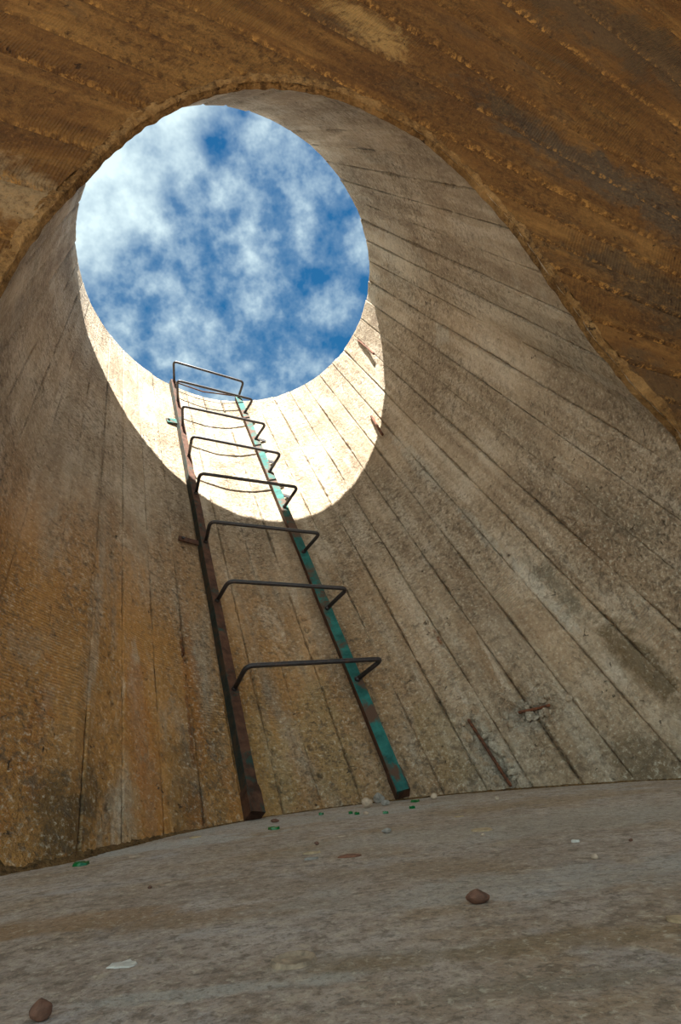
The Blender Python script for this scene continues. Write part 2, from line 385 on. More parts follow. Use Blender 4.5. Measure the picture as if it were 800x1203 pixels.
# backing shell: inner skin just behind the boards, outer skin, top annulus
bv, bf, buv = [], [], []
NA = 196; NS = 24
for i in range(NA):
    az = PHASE + 360.0 * i / NA
    buv += [(math.radians(az) * R, j * 0.12) for j in range(NS * 2)]
    for j in range(NS):
        s = j / (NS - 1) * 0.985
        bv.append(W(surf(az, s, 0.014)[0]))
    for j in range(NS):
        s = 1 - j / (NS - 1)
        rs = R * rho(az) + 0.26
        q = cyl(az, rs, 0)
        ao = max((DC - 0.20 - q.dot(NC)) / D.dot(NC), (-H - 0.05 - q.dot(N)) / D.dot(N))
        bv.append(W(cyl(az, R * (1 + (rho(az) - 1) * s) + 0.26, a_rim(az) * (1 - s) + ao * s)))
n2 = NS * 2
for i in range(NA):
    k = (i + 1) % NA
    for j in range(n2):
        j2 = (j + 1) % n2
        bf.append((i * n2 + j, i * n2 + j2, k * n2 + j2, k * n2 + j))
shaft = from_data('wall_far', bv, bf, M['shaft'], kind='structure', uvs=buv)
rnd = random.Random(11)
SS = [rnd.choice((0.25, 0.4, 0.6, 0.8, 1.0, 1.3)) for _ in range(NB)]
for b in range(NB):
    az0 = PHASE + STEP * b; azc = (az0 + STEP / 2 + 180) % 360 - 180
    main = -170 < azc < 60
    hot = -150 < azc < -40
    nu = (27 if hot else 19) if main else 7
    nv = 460 if hot else 300 if -165 < azc < 0 else (200 if main else 70)
    off = rnd.uniform(-0.002, 0.002); tilt = rnd.uniform(-0.0025, 0.0025)
    rough = rnd.uniform(0.2, 1.0)
    vs, uvs, sm = [], [], []
    for i in range(nu):
        # denser at the joints
        e = i / (nu - 1); u = 0.5 - 0.5 * math.cos(math.pi * e); u = 0.55 * e + 0.45 * u
        az = az0 + STEP * u
        for j in range(nv):
            s = j / (nv - 1)
            p, a = surf(az, s)
            edge = min(u, 1 - u)
            seam = b if u < 0.5 else b + 1
            # ragged joint: depth and width wander along each seam
            sp = noise.noise(Vector((seam * 7.3, a * 3.0, 0))); sh = noise.noise(Vector((seam * 3.1, a * 22.0, 5)))
            seam %= NB; sst = SS[seam]
            jw = (0.016 + 0.034 * sp + 0.030 * sh) * (0.3 + 0.8 * sst)
            dep = 0.0; pitv = 0.0
            if edge < max(jw, 0.010):
                dep += (0.0006 + 0.0014 * sst + 0.016 * sst * max(0, sp + 0.7 * sh)) * (1 - edge / max(jw, 0.010)) ** 0.6
            elif edge < jw + 0.05: dep -= 0.0012 * max(0, sh)
            if nv >= 200:
                dep += 0.0016 * nz((az * 0.019 * 10, a * 2.2, b), 1.0, 2) + 0.0022 * rough * nz(p, 22, 4) + 0.0022 * rough * nz(p, 48, 9)
                for A_, B_, dd, ww in SEG3:
                    q = seg_dist(p, A_, B_)
                    if q < ww * 3.2:
                        q2 = q + 0.008 * nz(p, 70, 3)
                        if q2 < ww: dep += dd * (1 - 0.4 * max(q2, 0) / ww)
                        else: dep += 0.006 * (0.5 + nz(p, 60, 8))
                for A_, rr_, dd in PIT3:
                    q = (p - A_).length
                    if q < rr_ * 1.5:
                        q += 0.35 * rr_ * nz(p, 60, 3)
                        if q < rr_: dep += dd * (1 - (q / rr_) ** 2)
                        if rr_ < 0.017: pitv = max(pitv, 1.3 - q / rr_)
            dep += off + tilt * (u - 0.5) * 2
            if edge <= 0.0001: dep = max(dep, 0.0015 + 0.009 * min(1, max(0, sst - 0.45 + 0.9 * sp + 0.5 * sh)))
            sm.append(max(min(1.0, pitv), max(0.0, 1 - edge / max(0.02, jw * 2.2)) * max(0.0, min(1.0, 0.55 * sst + 1.1 * sp + 0.6 * sh))))
            if s == 0: dep += 0.002 + 0.006 * max(0, nz(p, 9, 6) + nz(p, 30, 1))
            dep *= min(1.0, (1 - s) * 30 + 0.25) if s > 0.96 else 1
            # chipped rim
            r2, _ = surf(az, s, dep)
            if s == 0: r2 = r2 + D * (0.010 * nz(p, 7, 2) + 0.006 * nz(p, 25, 5))
            vs.append(W(r2)); uvs.append((math.radians(az) * R, a))
    o = from_data('concrete_strip', vs, grid_faces(nu, nv), M['shaft'], shaft, uvs=uvs, seam=sm)

# ------------------------------------------------------------------ front wall (the brown one the shaft breaks through)
P_AX = N.cross(NC).normalized()
if P_AX.x < 0: P_AX = -P_AX
Q_AX = P_AX.cross(NC).normalized()
if Q_AX.dot(N) < 0: Q_AX = -Q_AX
O_ = NC * DC
def to_pq(p): return ((p - O_).dot(P_AX), (p - O_).dot(Q_AX))
def from_pq(p, q, depth=0.0): return O_ + P_AX * p + Q_AX * q - NC * depth
def q_at_z(p, z):
    base = O_ + P_AX * p
    return (z - H - base.dot(N)) / Q_AX.dot(N)
ROOF = 5.3
Qpt = to_pq(plane_hit(1500, 650))
PMIN, PMAX = -3.6, Qpt[0] + 0.12
Q0, Q1 = q_at_z(0, -0.02), q_at_z(0, ROOF)
outline = []
for i in range(720):
    az = i * 0.5
    outline.append(to_pq(cyl(az, R * rho(az), a_plane(az))))
cx_ = sum(p for p, q in outline) / 720; cq_ = sum(q for p, q in outline) / 720
def expand(pt, k):
    dx, dy = pt[0] - cx_, pt[1] - cq_; l = math.hypot(dx, dy)
    return (pt[0] + dx / l * k, pt[1] + dy / l * k)
out_big = [expand(p, 0.03) for p in outline]
def line_hits(ox, oy, dx, dy):
    ts = []
    n = len(out_big)
    for i in range(n):
        x0, y0 = out_big[i]; x1, y1 = out_big[(i + 1) % n]
        s0 = (x0 - ox) * dy - (y0 - oy) * dx; s1 = (x1 - ox) * dy - (y1 - oy) * dx
        if (s0 > 0) != (s1 > 0):
            k = s0 / (s0 - s1); x = x0 + (x1 - x0) * k; y = y0 + (y1 - y0) * k
            ts.append((x - ox) * dx + (y - oy) * dy)
    return sorted(t for t in ts if t > 0)
# slab behind the boards with the hole through it
sv, sf, suv = [], [], []
nO = 180
for i in range(nO):
    p = outline[i * 4]
    dx, dy = p[0] - cx_, p[1] - cq_
    k = 1e9
    if dx > 0: k = min(k, (PMAX - cx_) / dx)
    if dx < 0: k = min(k, (PMIN - cx_) / dx)
    if dy > 0: k = min(k, (Q1 - cq_) / dy)
    if dy < 0: k = min(k, (Q0 - cq_) / dy)
    k = max(k, 1.0)
    far = (cx_ + dx * k, cq_ + dy * k)
    pe = expand(p, 0.026)
    suv += [(p[1], p[0]), (far[1], far[0]), (far[1], far[0]), (p[1], p[0])]
    sv += [W(from_pq(*pe, 0.012)), W(from_pq(*far, 0.012)), W(from_pq(*far, 0.3)), W(from_pq(*expand(p, 0.05), 0.012) + D * (0.288 / -D.dot(NC)))]
for i in range(nO):
    k = (i + 1) % nO
    for j in range(4):
        j2 = (j + 1) % 4
        sf.append((i * 4 + j, i * 4 + j2, k * 4 + j2, k * 4 + j))
front = from_data('wall_front', sv, sf, M['brown'], kind='structure', smooth=False, uvs=suv)
SL = [-2.2, -1.5, -1.1, -.85, -.65, -.5, -.37, -.27, -.18, -.1, -.03, .04, .10, .155, .205, .25, .295, .341, .395, .427, .465, .504, .557, .605, .656, .715, .785, .864, .95, 1.05, 1.17, 1.32, 1.5, 1.75, 2.05, 2.5, 3.2, 4.5, 7.5]
def slope_dir(m):
    x = 700.0; y = 650 - m * (1500 - x)
    if abs(m) > 1.2: x = 1500 - 500 / abs(m); y = 650 - m * (1500 - x)
    v = ray(x, y)
    pt = to_pq(v * (DC / v.dot(NC)))
    dx, dy = pt[0] - Qpt[0], pt[1] - Qpt[1]; l = math.hypot(dx, dy)
    return math.atan2(dy / l, dx / l)
ang = [slope_dir(m) for m in SL]
ang = [a % (2 * math.pi) for a in ang]
rnd = random.Random(5)
for b in range(len(ang) - 1):
    A0, A1 = ang[b], ang[b + 1]
    nsub = 15
    off = rnd.uniform(-0.005, 0.004)
    lines = []
    for i in range(nsub):
        e = i / (nsub - 1); aa = A0 + (A1 - A0) * e
        dx, dy = math.cos(aa), math.sin(aa)
        k = 1e9
        if dx < 0: k = min(k, (PMIN - Qpt[0]) / dx)
        if dx > 0: k = min(k, (PMAX - Qpt[0]) / dx)
        if dy > 0: k = min(k, (Q1 - Qpt[1]) / dy)
        if dy < 0: k = min(k, (Q0 - Qpt[1]) / dy)
        h = line_hits(Qpt[0], Qpt[1], dx, dy)
        if len(h) >= 2: t1, t2, cross = h[0], h[-1], True
        else:
            t1 = t2 = (cx_ - Qpt[0]) * dx + (cq_ - Qpt[1]) * dy; cross = False
            if t1 < 0.1 or t1 > k: t1 = t2 = k * 0.5
        t1 = min(t1, k)
        lines.append((e, dx, dy, t1, t2, k, cross))
    allx = all(l[6] for l in lines)
    parts = []
    for side in (0, 1):
        if side == 1 and all(l[4] >= l[5] - 0.02 for l in lines): continue
        nv = 150 if side == 0 else 130
        vs, uvs, sm = [], [], []
        for e, dx, dy, t1, t2, k, cr in lines:
            for j in range(nv):
                s = j / (nv - 1)
                t = (0.05 + (t1 - 0.05) * s) if side == 0 else (min(t2, k) + (k - min(t2, k)) * s)
                edge = min(e, 1 - e) * (t * abs(A1 - A0))
                seam = b if e < 0.5 else b + 1
                sp = noise.noise(Vector((seam * 5.3, t * 2.0, 1))); sh = noise.noise(Vector((seam * 3.1, t * 18.0, 5)))
                x, y = Qpt[0] + dx * t, Qpt[1] + dy * t
                dep = off + 0.0015 * nz((x, y, b), 6, 2) + 0.001 * nz((x, y, b), 30, 2)
                jw = 0.007 + 0.005 * sp + 0.003 * sh
                if jw < edge < 0.022 and e < 0.5: dep -= 0.005 * max(0, 0.3 + sh + 0.6 * sp)
                if edge < jw: dep += 0.013 * (1 - edge / max(jw, 1e-4)) * (0.7 + sp)
                if e in (0, 1): dep = max(dep, 0.013)
                vs.append(W(from_pq(x, y, dep))); uvs.append((e * (A1 - A0) * t + b * 0.7, t)); sm.append((max(0.0, 1 - edge / (0.020 + 0.012 * sp)) if e < 0.5 else 0.0) * max(0, 0.75 + 0.6 * sh + 0.7 * sp))
        parts.append((vs, uvs, nv, sm))
    if allx or len(parts) == 1:
        for vs, uvs, nv, sm in parts:
            from_data('formwork_board', vs, grid_faces(nsub, nv), M['brown'], front, uvs=uvs, seam=sm)
    else:
        vs = parts[0][0] + parts[1][0]; uvs = parts[0][1] + parts[1][1]; sm = parts[0][3] + parts[1][3]
        fcs = grid_faces(nsub, parts[0][2]) + grid_faces(nsub, parts[1][2], len(parts[0][0]))
        from_data('formwork_board', vs, fcs, M['brown'], front, uvs=uvs, seam=sm)
# broken concrete lip around the mouth of the shaft
vs, uvs = [], []
nL = 900; prof = 9
for i in range(nL + 1):
    az = 360.0 * (i % nL) / nL
    p0 = to_pq(cyl(az, R * rho(az), a_plane(az)))
    wv = 0.052 + 0.03 * noise.noise(Vector((math.cos(math.radians(az)) * 3, math.sin(math.radians(az)) * 3, 2)))
    for j in range(prof):
        e = j / (prof - 1)
        q = expand(p0, -0.004 + wv * e + 0.010 * noise.noise(Vector((az * 0.5, e * 2, 3))) * (1 if j else 0.8))
        pt = from_pq(*q)
        dep = -0.003 * math.sin(math.pi * min(1, e * 1.1)) + 0.009 * nz(pt, 28, 1) + 0.007 * nz(pt, 70, 3)
        if j == prof - 1: dep = 0.012
        if j == 0: dep = 0.025
        vs.append(W(from_pq(*q, dep))); uvs.append((az * 0.02, e * 0.1))
lip = from_data('trim_1', vs, grid_faces(nL + 1, prof), M['lip'], kind='structure', uvs=uvs)

# side walls and roof of the chamber the camera lies in
def slab(name, corners, thick, mat):
    me_v = [W(c) for c in corners]
    n = (me_v[1] - me_v[0]).cross(me_v[3] - me_v[0]).normalized()
    v = me_v + [p + n * thick for p in me_v]
    f = [(0, 1, 2, 3), (7, 6, 5, 4)] + [(i, i + 4, (i + 1) % 4 + 4, (i + 1) % 4) for i in range(4)]
    uvs = [(0, 0), (6, 0), (6, 6), (0, 6)] * 2
    return from_data(name, v, f, mat, kind='structure', uvs=uvs, smooth=False)
BACKW = ROT.transposed() @ Vector((0, -1, 0))
DEPTH = 3.0
cl0, cl1 = from_pq(PMIN, Q0), from_pq(PMIN, Q1)
cr0, cr1 = from_pq(PMAX, Q0), from_pq(PMAX, Q1)
slab('wall_left', [cl0, cl0 + BACKW * 0.9, cl1 + BACKW * 0.9, cl1], 0.25, M['brown'])  # unseen, cut short to let light in from the left
slab('wall_right', [cr0, cr1, cr1 + BACKW * DEPTH, cr0 + BACKW * DEPTH], 0.25, M['brown'])
slab('ceiling', [cl1, cl1 + BACKW * DEPTH, cr1 + BACKW * DEPTH, cr1], -0.25, M['brown'])

# mortar fillet where the shaft wall meets the floor
vs, uvs = [], []
azs = [-175 + 165 * i / 700 for i in range(701)]
for az in azs:
    af = a_floor(az)
    k = max(0.0, min(1.0, (-118 - az) / 22))      # crumbly at the left, thin at the right
    rz = R * rho(az)
    base = W(cyl(az, rz, af))
    inward = W(cyl(az, rz - 0.1, af)) - base; inward.z = 0; inward.normalize()
    up = (W(cyl(az, rz, af + 0.1)) - base).normalized()
    nn = noise.noise(Vector((az * 0.6, 0, 0))); n3 = noise.noise(Vector((az * 2.5, 4, 0)))
    hgt = (0.005 + 0.013 * k) * (1 + 0.6 * nn + 0.4 * n3); wid = (0.006 + 0.016 * k) * (1 + 0.6 * n3)
    for j in range(6):
        e = j / 5
        p = base + up * hgt * (1 - e) ** 1.5 + inward * (wid * e ** 1.3 + 0.003)
        q = inward * (0.003 + 0.006 * k) * nz(p, 60, 2) + Vector((0, 0, 0.004 * (0.3 + k) * nz(p, 80, 5)))
        if 0 < j < 5: p = p + q
        if j == 5: p.z = -0.004
        if j == 0: p = p - inward * 0.012
        vs.append(p); uvs.append((az * 0.02, e * 0.05))
from_data('trim_2', vs, grid_faces(len(azs), 6), M['lip'], kind='structure', uvs=uvs)

# ------------------------------------------------------------------ ladder
AZL, AZR = -109.6, -79.6
foot0 = W(cyl(AZL, R, a_floor(AZL)))
lad = thing('ladder', 'steel ladder of two rails and eight bent bar rungs fixed inside the leaning shaft', 'ladder', foot0)
def sweep(pts, rad, n=10, cap=True):
    vs, fs = [], []
    m = len(pts)
    prev = None
    for i in range(m):
        d = (pts[min(i + 1, m - 1)] - pts[max(i - 1, 0)]).normalized()
        if prev is None:
            x = d.orthogonal().normalized()
        else:
            x = (prev - d * prev.dot(d)).normalized()
        prev = x; y = d.cross(x)
        r = rad[i] if isinstance(rad, list) else rad
        for k in range(n):
            t = 2 * math.pi * k / n
            vs.append(pts[i] + x * math.cos(t) * r + y * math.sin(t) * r)
    for i in range(m - 1):
        for k in range(n):
            k2 = (k + 1) % n
            fs.append((i * n + k, i * n + k2, (i + 1) * n + k2, (i + 1) * n + k))
    if cap:
        fs.append(tuple(range(n - 1, -1, -1))); fs.append(tuple((m - 1) * n + k for k in range(n)))
    return vs, fs
def local(parent, v): return [p - parent.location for p in v]
def rail_mesh(az, a0, a1, wid, web, th, name, mat, mat2, label=None):
    t = math.radians(az)
    rad_in = -(E1 * math.cos(t) + E2 * math.sin(t)); tan = (-E1 * math.sin(t) + E2 * math.cos(t))
    # L profile (x along the wall, y towards the shaft's middle)
    prof = [(0, 0.0), (0, web), (wid, web), (wid, web - th), (th, web - th), (th, 0.0)]
    vs, fs = [], []
    n = 60
    for i in range(n + 1):
        a = a0 + (a1 - a0) * i / n
        c = cyl(az, R - 0.004, a)
        wob = 0.0015 * noise.noise(Vector((a * 3, az, 0)))
        for x, y in prof:
            vs.append(W(c + tan * (x + wob) + rad_in * (y + wob)))
    for i in range(n):
        for k in range(6):
            k2 = (k + 1) % 6
            fs.append((i * 6 + k, (i + 1) * 6 + k, (i + 1) * 6 + k2, i * 6 + k2))
    fs += [(5, 4, 1, 0), (4, 3, 2, 1), (n * 6, n * 6 + 1, n * 6 + 4, n * 6 + 5), (n * 6 + 1, n * 6 + 2, n * 6 + 3, n * 6 + 4)]
    o = from_data(name, local(lad, vs), fs, mat, lad, smooth=False)
    o.data.materials.append(mat2)
    for k, p_ in enumerate(o.data.polygons):
        if k < n * 6 and k % 6 == 0: p_.material_index = 1
    bv_ = o.modifiers.new('b', 'BEVEL'); bv_.width = 0.0015; bv_.segments = 1; bv_.limit_method = 'ANGLE'
    if label: o['label'] = label
    return o
WEB = 0.046
rail_mesh(AZL, a_floor(AZL) + 0.0, 0.16, 0.042, WEB, 0.006, 'rail', M['rail_rust'], M['rail_dark'], 'rust-brown left rail')
rail_mesh(AZR, a_floor(AZR) + 0.0, -0.02, 0.046, WEB, 0.006, 'rail', M['rail_green'], M['rail_rust'], 'right rail with flaking green paint')
aL = [-3.24, -2.72, -2.25, -1.75, -1.27, -.78, -.31, .12]
aR = [-3.23, -2.78, -2.32, -1.85, -1.40, -.89, -.40, -.07]
fL = [(-108.6, .862), (-108.0, .866), (-110.0, .861), (-110.2, .854), (-110.5, .845), (-112, .85), (-112.6, .836), (-112.7, .828)]
fR = [(-71.3, .905), (-71.7, .894), (-72.1, .886), (-72.4, .868), (-72.8, .868), (-73.0, .884), (-73.5, .888), (-74.5, .858)]
def round_path(pts, rad, k=7):
    out = [pts[0]]
    for i in range(1, len(pts) - 1):
        a = (pts[i - 1] - pts[i]).normalized(); b = (pts[i + 1] - pts[i]).normalized()
        p0 = pts[i] + a * rad; p2 = pts[i] + b * rad
        for j in range(k + 1):
            t = j / k
            out.append(p0 * (1 - t) ** 2 + pts[i] * 2 * t * (1 - t) + p2 * t * t)
    out.append(pts[-1]); return out
for i in range(8):
    rr = R - WEB - 0.010
    p0 = W(cyl(AZL + 1.3, rr + 0.002, aL[i])); p3 = W(cyl(AZR + 1.4, rr + 0.002, aR[i]))
    p1 = W(cyl(fL[i][0], fL[i][1], aL[i])); p2 = W(cyl(fR[i][0], fR[i][1], aR[i]))
    mid = (p1 + p2) / 2
    pts = round_path([p0, p1, p2, p3], 0.03)
    vs, fs = sweep(pts, 0.0096, 12)
    o = from_data('rung', local(lad, vs), fs, M['rung'], lad)
    for nm, p, az, a in (('weld', p0, AZL, aL[i]), ('weld', p3, AZR, aR[i])):
        bm = bmesh.new(); bmesh.ops.create_icosphere(bm, subdivisions=2, radius=0.0125)
        for v in bm.verts: v.co *= 1 + 0.2 * noise.noise(v.co * 90 + Vector((i, az, 0)))
        me = bpy.data.meshes.new('weld'); bm.to_mesh(me); bm.free()
        wo = link_mesh('weld', me, M['rung'], o); wo.location = p - lad.location
# thin bar tying the rail tops
p0 = W(cyl(AZL + 1, R - WEB, 0.13)); p1 = W(cyl(AZR + 1, R - WEB, -0.03))
m_ = W(cyl((AZL + AZR) / 2, R - WEB - 0.006, 0.05))
vs, fs = sweep([p0, m_.lerp(p0, .5), m_, m_.lerp(p1, .5), p1], 0.006, 8)
o = from_data('top_bar', local(lad, vs), fs, M['rail_rust'], lad); o['label'] = 'thin rusty bar tying the rail tops'
# flat anchor brackets
def bar_between(name, parent, A, B, n, w_, t_, mat):
    d = (B - A).normalized(); s = d.cross(n).normalized(); n = s.cross(d)
    v = []
    for P in (A, B):
        for x, y in ((-1, -1), (1, -1), (1, 1), (-1, 1)):
            v.append(P + s * x * w_ / 2 + n * y * t_ / 2)
    f = [(3, 2, 1, 0), (4, 5, 6, 7)] + [(i, (i + 1) % 4, (i + 1) % 4 + 4, i + 4) for i in range(4)]
    o = from_data(name, local(parent, v), f, mat, parent, smooth=False)
    bv_ = o.modifiers.new('b', 'BEVEL'); bv_.width = 0.001; bv_.segments = 1
    return o
def bracket(px0, px1, wid, mat, azr):
    az0, a0 = cyl_hit(*px0); 
    A = W(cyl(az0, R - 0.006, a0)); B = W(cyl(azr, R - 0.02, cyl_hit(*px1)[1]))
    nn = (W(cyl(az0, R - 0.1, a0)) - W(cyl(az0, R, a0))).normalized()
    o = bar_between('bracket', lad, A, B, nn, wid, 0.008, mat)
    bolt_p = A.lerp(B, 0.2) + nn * 0.006
    bm = bmesh.new(); bmesh.ops.create_cone(bm, cap_ends=True, segments=6, radius1=0.009, radius2=0.009, depth=0.012)
    me = bpy.data.meshes.new('bolt'); bm.to_mesh(me); bm.free()
    q = link_mesh('bolt', me, M['rung'], o, smooth=False); q.location = bolt_p - lad.location
    q.rotation_euler = nn.to_track_quat('Z', 'Y').to_euler()
    return o
bracket((209, 633), (232, 642), 0.04, M['rail_rust'], AZL)['label'] = 'dark flat bracket left of the rail'
b_ = bracket((195, 494), (206, 498), 0.07, M['rail_green'], AZL); b_['label'] = 'small green bracket near the top'
for (ax, ay, aw) in ((299, 520, .03), (315, 545, .03), (330, 586, .03)):
    az0, a0 = cyl_hit(ax + 8, ay)
    A = W(cyl(AZR + 5.5, R - 0.004, a0)); B = W(cyl(AZR + 2, R - 0.03, a0 + .02))
    nn = (W(cyl(AZR, R - 0.1, a0)) - W(cyl(AZR, R, a0))).normalized()
    bar_between('bracket', lad, A, B, nn, aw, 0.006, M['rung'])
# collars of mortar / cut stub at each rail foot
for az, mt, lb in ((AZL, M['rail_rust'], 'heavier rusted foot of the left rail'), (AZR, M['rail_rust'], 'rusted foot of the right rail')):
    t = math.radians(az); ri = -(E1 * math.cos(t) + E2 * math.sin(t)); tn = (-E1 * math.sin(t) + E2 * math.cos(t))
    af = a_floor(az)
    rows = []
    for i in range(5):
        a = af + 0.10 * i / 4
        c = cyl(az, R, a)
        g = 0.003 if i < 4 else 0.0
        for x, y in ((-g, 0), (-g, WEB + g), (0.046 + g, WEB + g), (0.046 + g, 0)):
            rows.append(W(c + tn * x + ri * y))
    f = [(i * 4 + k, (i + 1) * 4 + k, (i + 1) * 4 + (k + 1) % 4, i * 4 + (k + 1) % 4) for i in range(4) for k in range(4)] + [(0, 1, 2, 3), (19, 18, 17, 16)]
    o = from_data('foot', local(lad, rows), f, mt, lad, smooth=False); o['label'] = lb

# ------------------------------------------------------------------ rusty reinforcement showing in the wall
def rebar(px0, px1, r_in0, r_in1, rad, name, label, bend=0.004, cat='rebar'):
    a0 = cyl_hit(*px0); a1 = cyl_hit(*px1)
    n = 28; pts = []
    for i in range(n + 1):
        t = i / n
        az = a0[0] + (a1[0] - a0[0]) * t; a = a0[1] + (a1[1] - a0[1]) * t
        r = R - (r_in0 + (r_in1 - r_in0) * t) + bend * noise.noise(Vector((t * 4, px0[0], 0)))
        pts.append(W(cyl(az, r, a)))
    c = pts[n // 2].copy()
    rr = [rad * (1 + (0.16 if i % 2 else 0) + 0.2 * noise.noise(Vector((i * 0.7, px0[1], 0)))) for i in range(n + 1)]
    vs, fs = sweep([p - c for p in pts], rr, 9)
    o = from_data(name, vs, fs, M['rust'], None); o.location = c
    tag(o, label, cat); return o
rebar((550, 845), (600, 923), -0.004, -0.002, 0.0055, 'reinforcing_bar', 'long rusty reinforcing bar bared in a spalled groove at the foot of the right-hand wall')
rebar((609, 837), (646, 828), -0.002, -0.002, 0.005, 'reinforcing_bar', 'short rusty bar in a sideways crack just above the long bared one')
rebar((436, 489), (453, 514), 0.0, 0.03, 0.008, 'reinforcing_bar', 'bent rusty bar stub poking out at the right edge of the sunlit patch')
rebar((421, 400), (442, 417), 0.0, 0.02, 0.007, 'reinforcing_bar', 'thin rusty bar near the shaft rim, at the top right of the sunlit patch')

# crumbled concrete along the bared bars, part of the shaft wall
rn = random.Random(3)
lv, lf, luv = [], [], []
def lump(px, py, size, flat=0.45):
    az, a = cyl_hit(px, py)
    base = cyl(az, R + size * 0.05, a)
    t_ = math.radians(az); inn = -(E1 * math.cos(t_) + E2 * math.sin(t_))
    bm = bmesh.new(); bmesh.ops.create_icosphere(bm, subdivisions=2, radius=0.5)
    tn_ = inn.cross(D)
    sx, sy = rn.uniform(.7, 1.3), rn.uniform(.7, 1.5)
    off_ = len(lv)
    for v in bm.verts:
        c = v.co * (1 + 0.35 * noise.noise(v.co * 2.6 + Vector((px, py, 0))))
        q = base + tn_ * c.x * size * sx + D * c.y * size * sy + inn * c.z * size * flat
        lv.append(W(q)); luv.append((math.radians(az) * R + c.x * size, a + c.y * size))
    for f in bm.faces: lf.append(tuple(off_ + v.index for v in f.verts))
    bm.free()
for i in range(46):
    t_ = rn.random(); sd = rn.choice((-1, 1))
    x = 549 + 51 * t_ + sd * rn.uniform(6, 15); y = 846 + 76 * t_ - sd * rn.uniform(2, 8)
    if y < 916: lump(x, y, rn.uniform(.010, .026))
for i in range(34):
    t_ = rn.random(); sd = rn.choice((-1, 1))
    lump(605 + 44 * t_, 838 - 11 * t_ + sd * rn.uniform(5, 12), rn.uniform(.010, .024))
lump(543, 834, .052, .3); lump(556, 833, .04, .3); lump(592, 838, .04, .3); lump(668, 820, .022, .5); lump(600, 850, .03, .3)
ro = from_data('crumbled_concrete', lv, lf, M['shaft'], shaft, kind='stuff', uvs=luv, smooth=False)

# ------------------------------------------------------------------ litter on the floor
def stone(px, py, wpx, hfac, mat, name, label, cat, group=None, seed=0, depth=0.8, angular=0.25):
    p = floor_hit(px, py)
    dist = (p - Vector((0, 0, H))).length
    wm = wpx / F * dist * 0.95
    bm = bmesh.new(); bmesh.ops.create_icosphere(bm, subdivisions=3, radius=0.5)
    rn = random.Random(seed * 13 + int(px))
    planes = [(Vector((rn.uniform(-1, 1), rn.uniform(-1, 1), rn.uniform(-.3, 1))).normalized(), rn.uniform(.30, .44)) for _ in range(9)]
    for v in bm.verts:
        for nrm, dd in planes:
            e = v.co.dot(nrm) - dd
            if e > 0: v.co -= nrm * e * (0.9 if angular > 0.1 else 0.5)
        v.co *= 1 + 0.10 * noise.noise(v.co * 3 + Vector((seed, px, 0)))
        v.co.x *= wm * 1.12; v.co.y *= wm * depth; v.co.z *= wm * hfac * 1.12
    zmin = min(v.co.z for v in bm.verts)
    for v in bm.verts: v.co.z -= zmin
    me = bpy.data.meshes.new(name); bm.to_mesh(me); bm.free()
    o = link_mesh(name, me, mat, None, smooth=False)
    o.location = (p.x, p.y, floor_z(p.x, p.y) - 0.0006)
    o.rotation_euler.z = 0
    tag(o, label, cat, group); return o
def flake(px, py, wpx, mat, name, label, cat, group=None, thick=0.003, depth=0.5, seed=0, rot=0.0, tilt=0.0):
    p = floor_hit(px, py)
    wm = wpx / F * (p - Vector((0, 0, H))).length
    rn = random.Random(seed * 31 + int(px)); n = 13 if mat is M['plaster'] else 9
    rim = []
    for i in range(n):
        t = 2 * math.pi * i / n + rn.uniform(-.2, .2); r = rn.uniform(.18, .56) if n == 13 else rn.uniform(.36, .56)
        rim.append((math.cos(t) * r * wm, math.sin(t) * r * wm * depth * 1.6))
    vs = [(x, y, 0) for x, y in rim] + [(x * .93, y * .93, thick * rn.uniform(.7, 1.2)) for x, y in rim]
    fs = [tuple(range(n - 1, -1, -1)), tuple(range(n, 2 * n))] + [(i, (i + 1) % n, (i + 1) % n + n, i + n) for i in range(n)]
    o = from_data(name, vs, fs, mat, None, smooth=False)
    o.location = (p.x, p.y, floor_z(p.x, p.y) + 0.0002); o.rotation_euler = (tilt, 0, rot)
    tag(o, label, cat, group); return o
stone(563, 1061, 23, 0.55, M['stone_brown'], 'stone', 'dark brown angular stone lying alone on the open floor', 'stone', seed=1)
stone(47, 1201, 19, 0.8, M['stone_brown'], 'stone', 'rounded brown stone at the bottom left corner of the floor', 'stone', seed=2, angular=0)
stone(699, 1008, 7, 0.7, M['stone_pale'], 'pebble', 'small pinkish pebble on the right side of the floor', 'pebble', seed=3, angular=0)
stone(432, 949, 11, 0.95, M['stone_pale'], 'pebble', 'pale rounded pebble just left of the green rail foot', 'pebble', seed=4, angular=0)
stone(430, 957, 6, 0.6, M['stone_pale'], 'pebble', 'tiny pale pebble in front of the rounded one by the green rail', 'pebble', seed=5, angular=0)
stone(454, 978, 10, 0.5, M['stone_grey'], 'stone', 'small grey angular stone in front of the green rail foot', 'stone', seed=6)
stone(510, 939, 7, 0.9, M['stone_pale'], 'pebble', 'pale pebble against the wall right of the green rail', 'pebble', seed=7, angular=0)
stone(584, 940, 5, 0.8, M['stone_pale'], 'pebble', 'tiny pale pebble near the wall below the bared rusty bar', 'pebble', seed=8, angular=0)
stone(323, 966, 9, 0.4, M['stone_brown'], 'pebble', 'flat reddish pebble at the wall beside the rust-brown rail foot', 'pebble', seed=9)
stone(445, 943, 13, 0.75, M['stone_grey'], 'mortar_lump', 'grey crumbled mortar lump at the green rail foot', 'rubble', seed=10)
stone(453, 946, 9, 0.6, M['stone_grey'], 'mortar_lump', 'smaller mortar lump touching the green rail foot', 'rubble', seed=12)
stone(741, 987, 4, 0.7, M['stone_brown'], 'pebble', 'tiny dark pebble at the far right of the floor', 'pebble', seed=11)
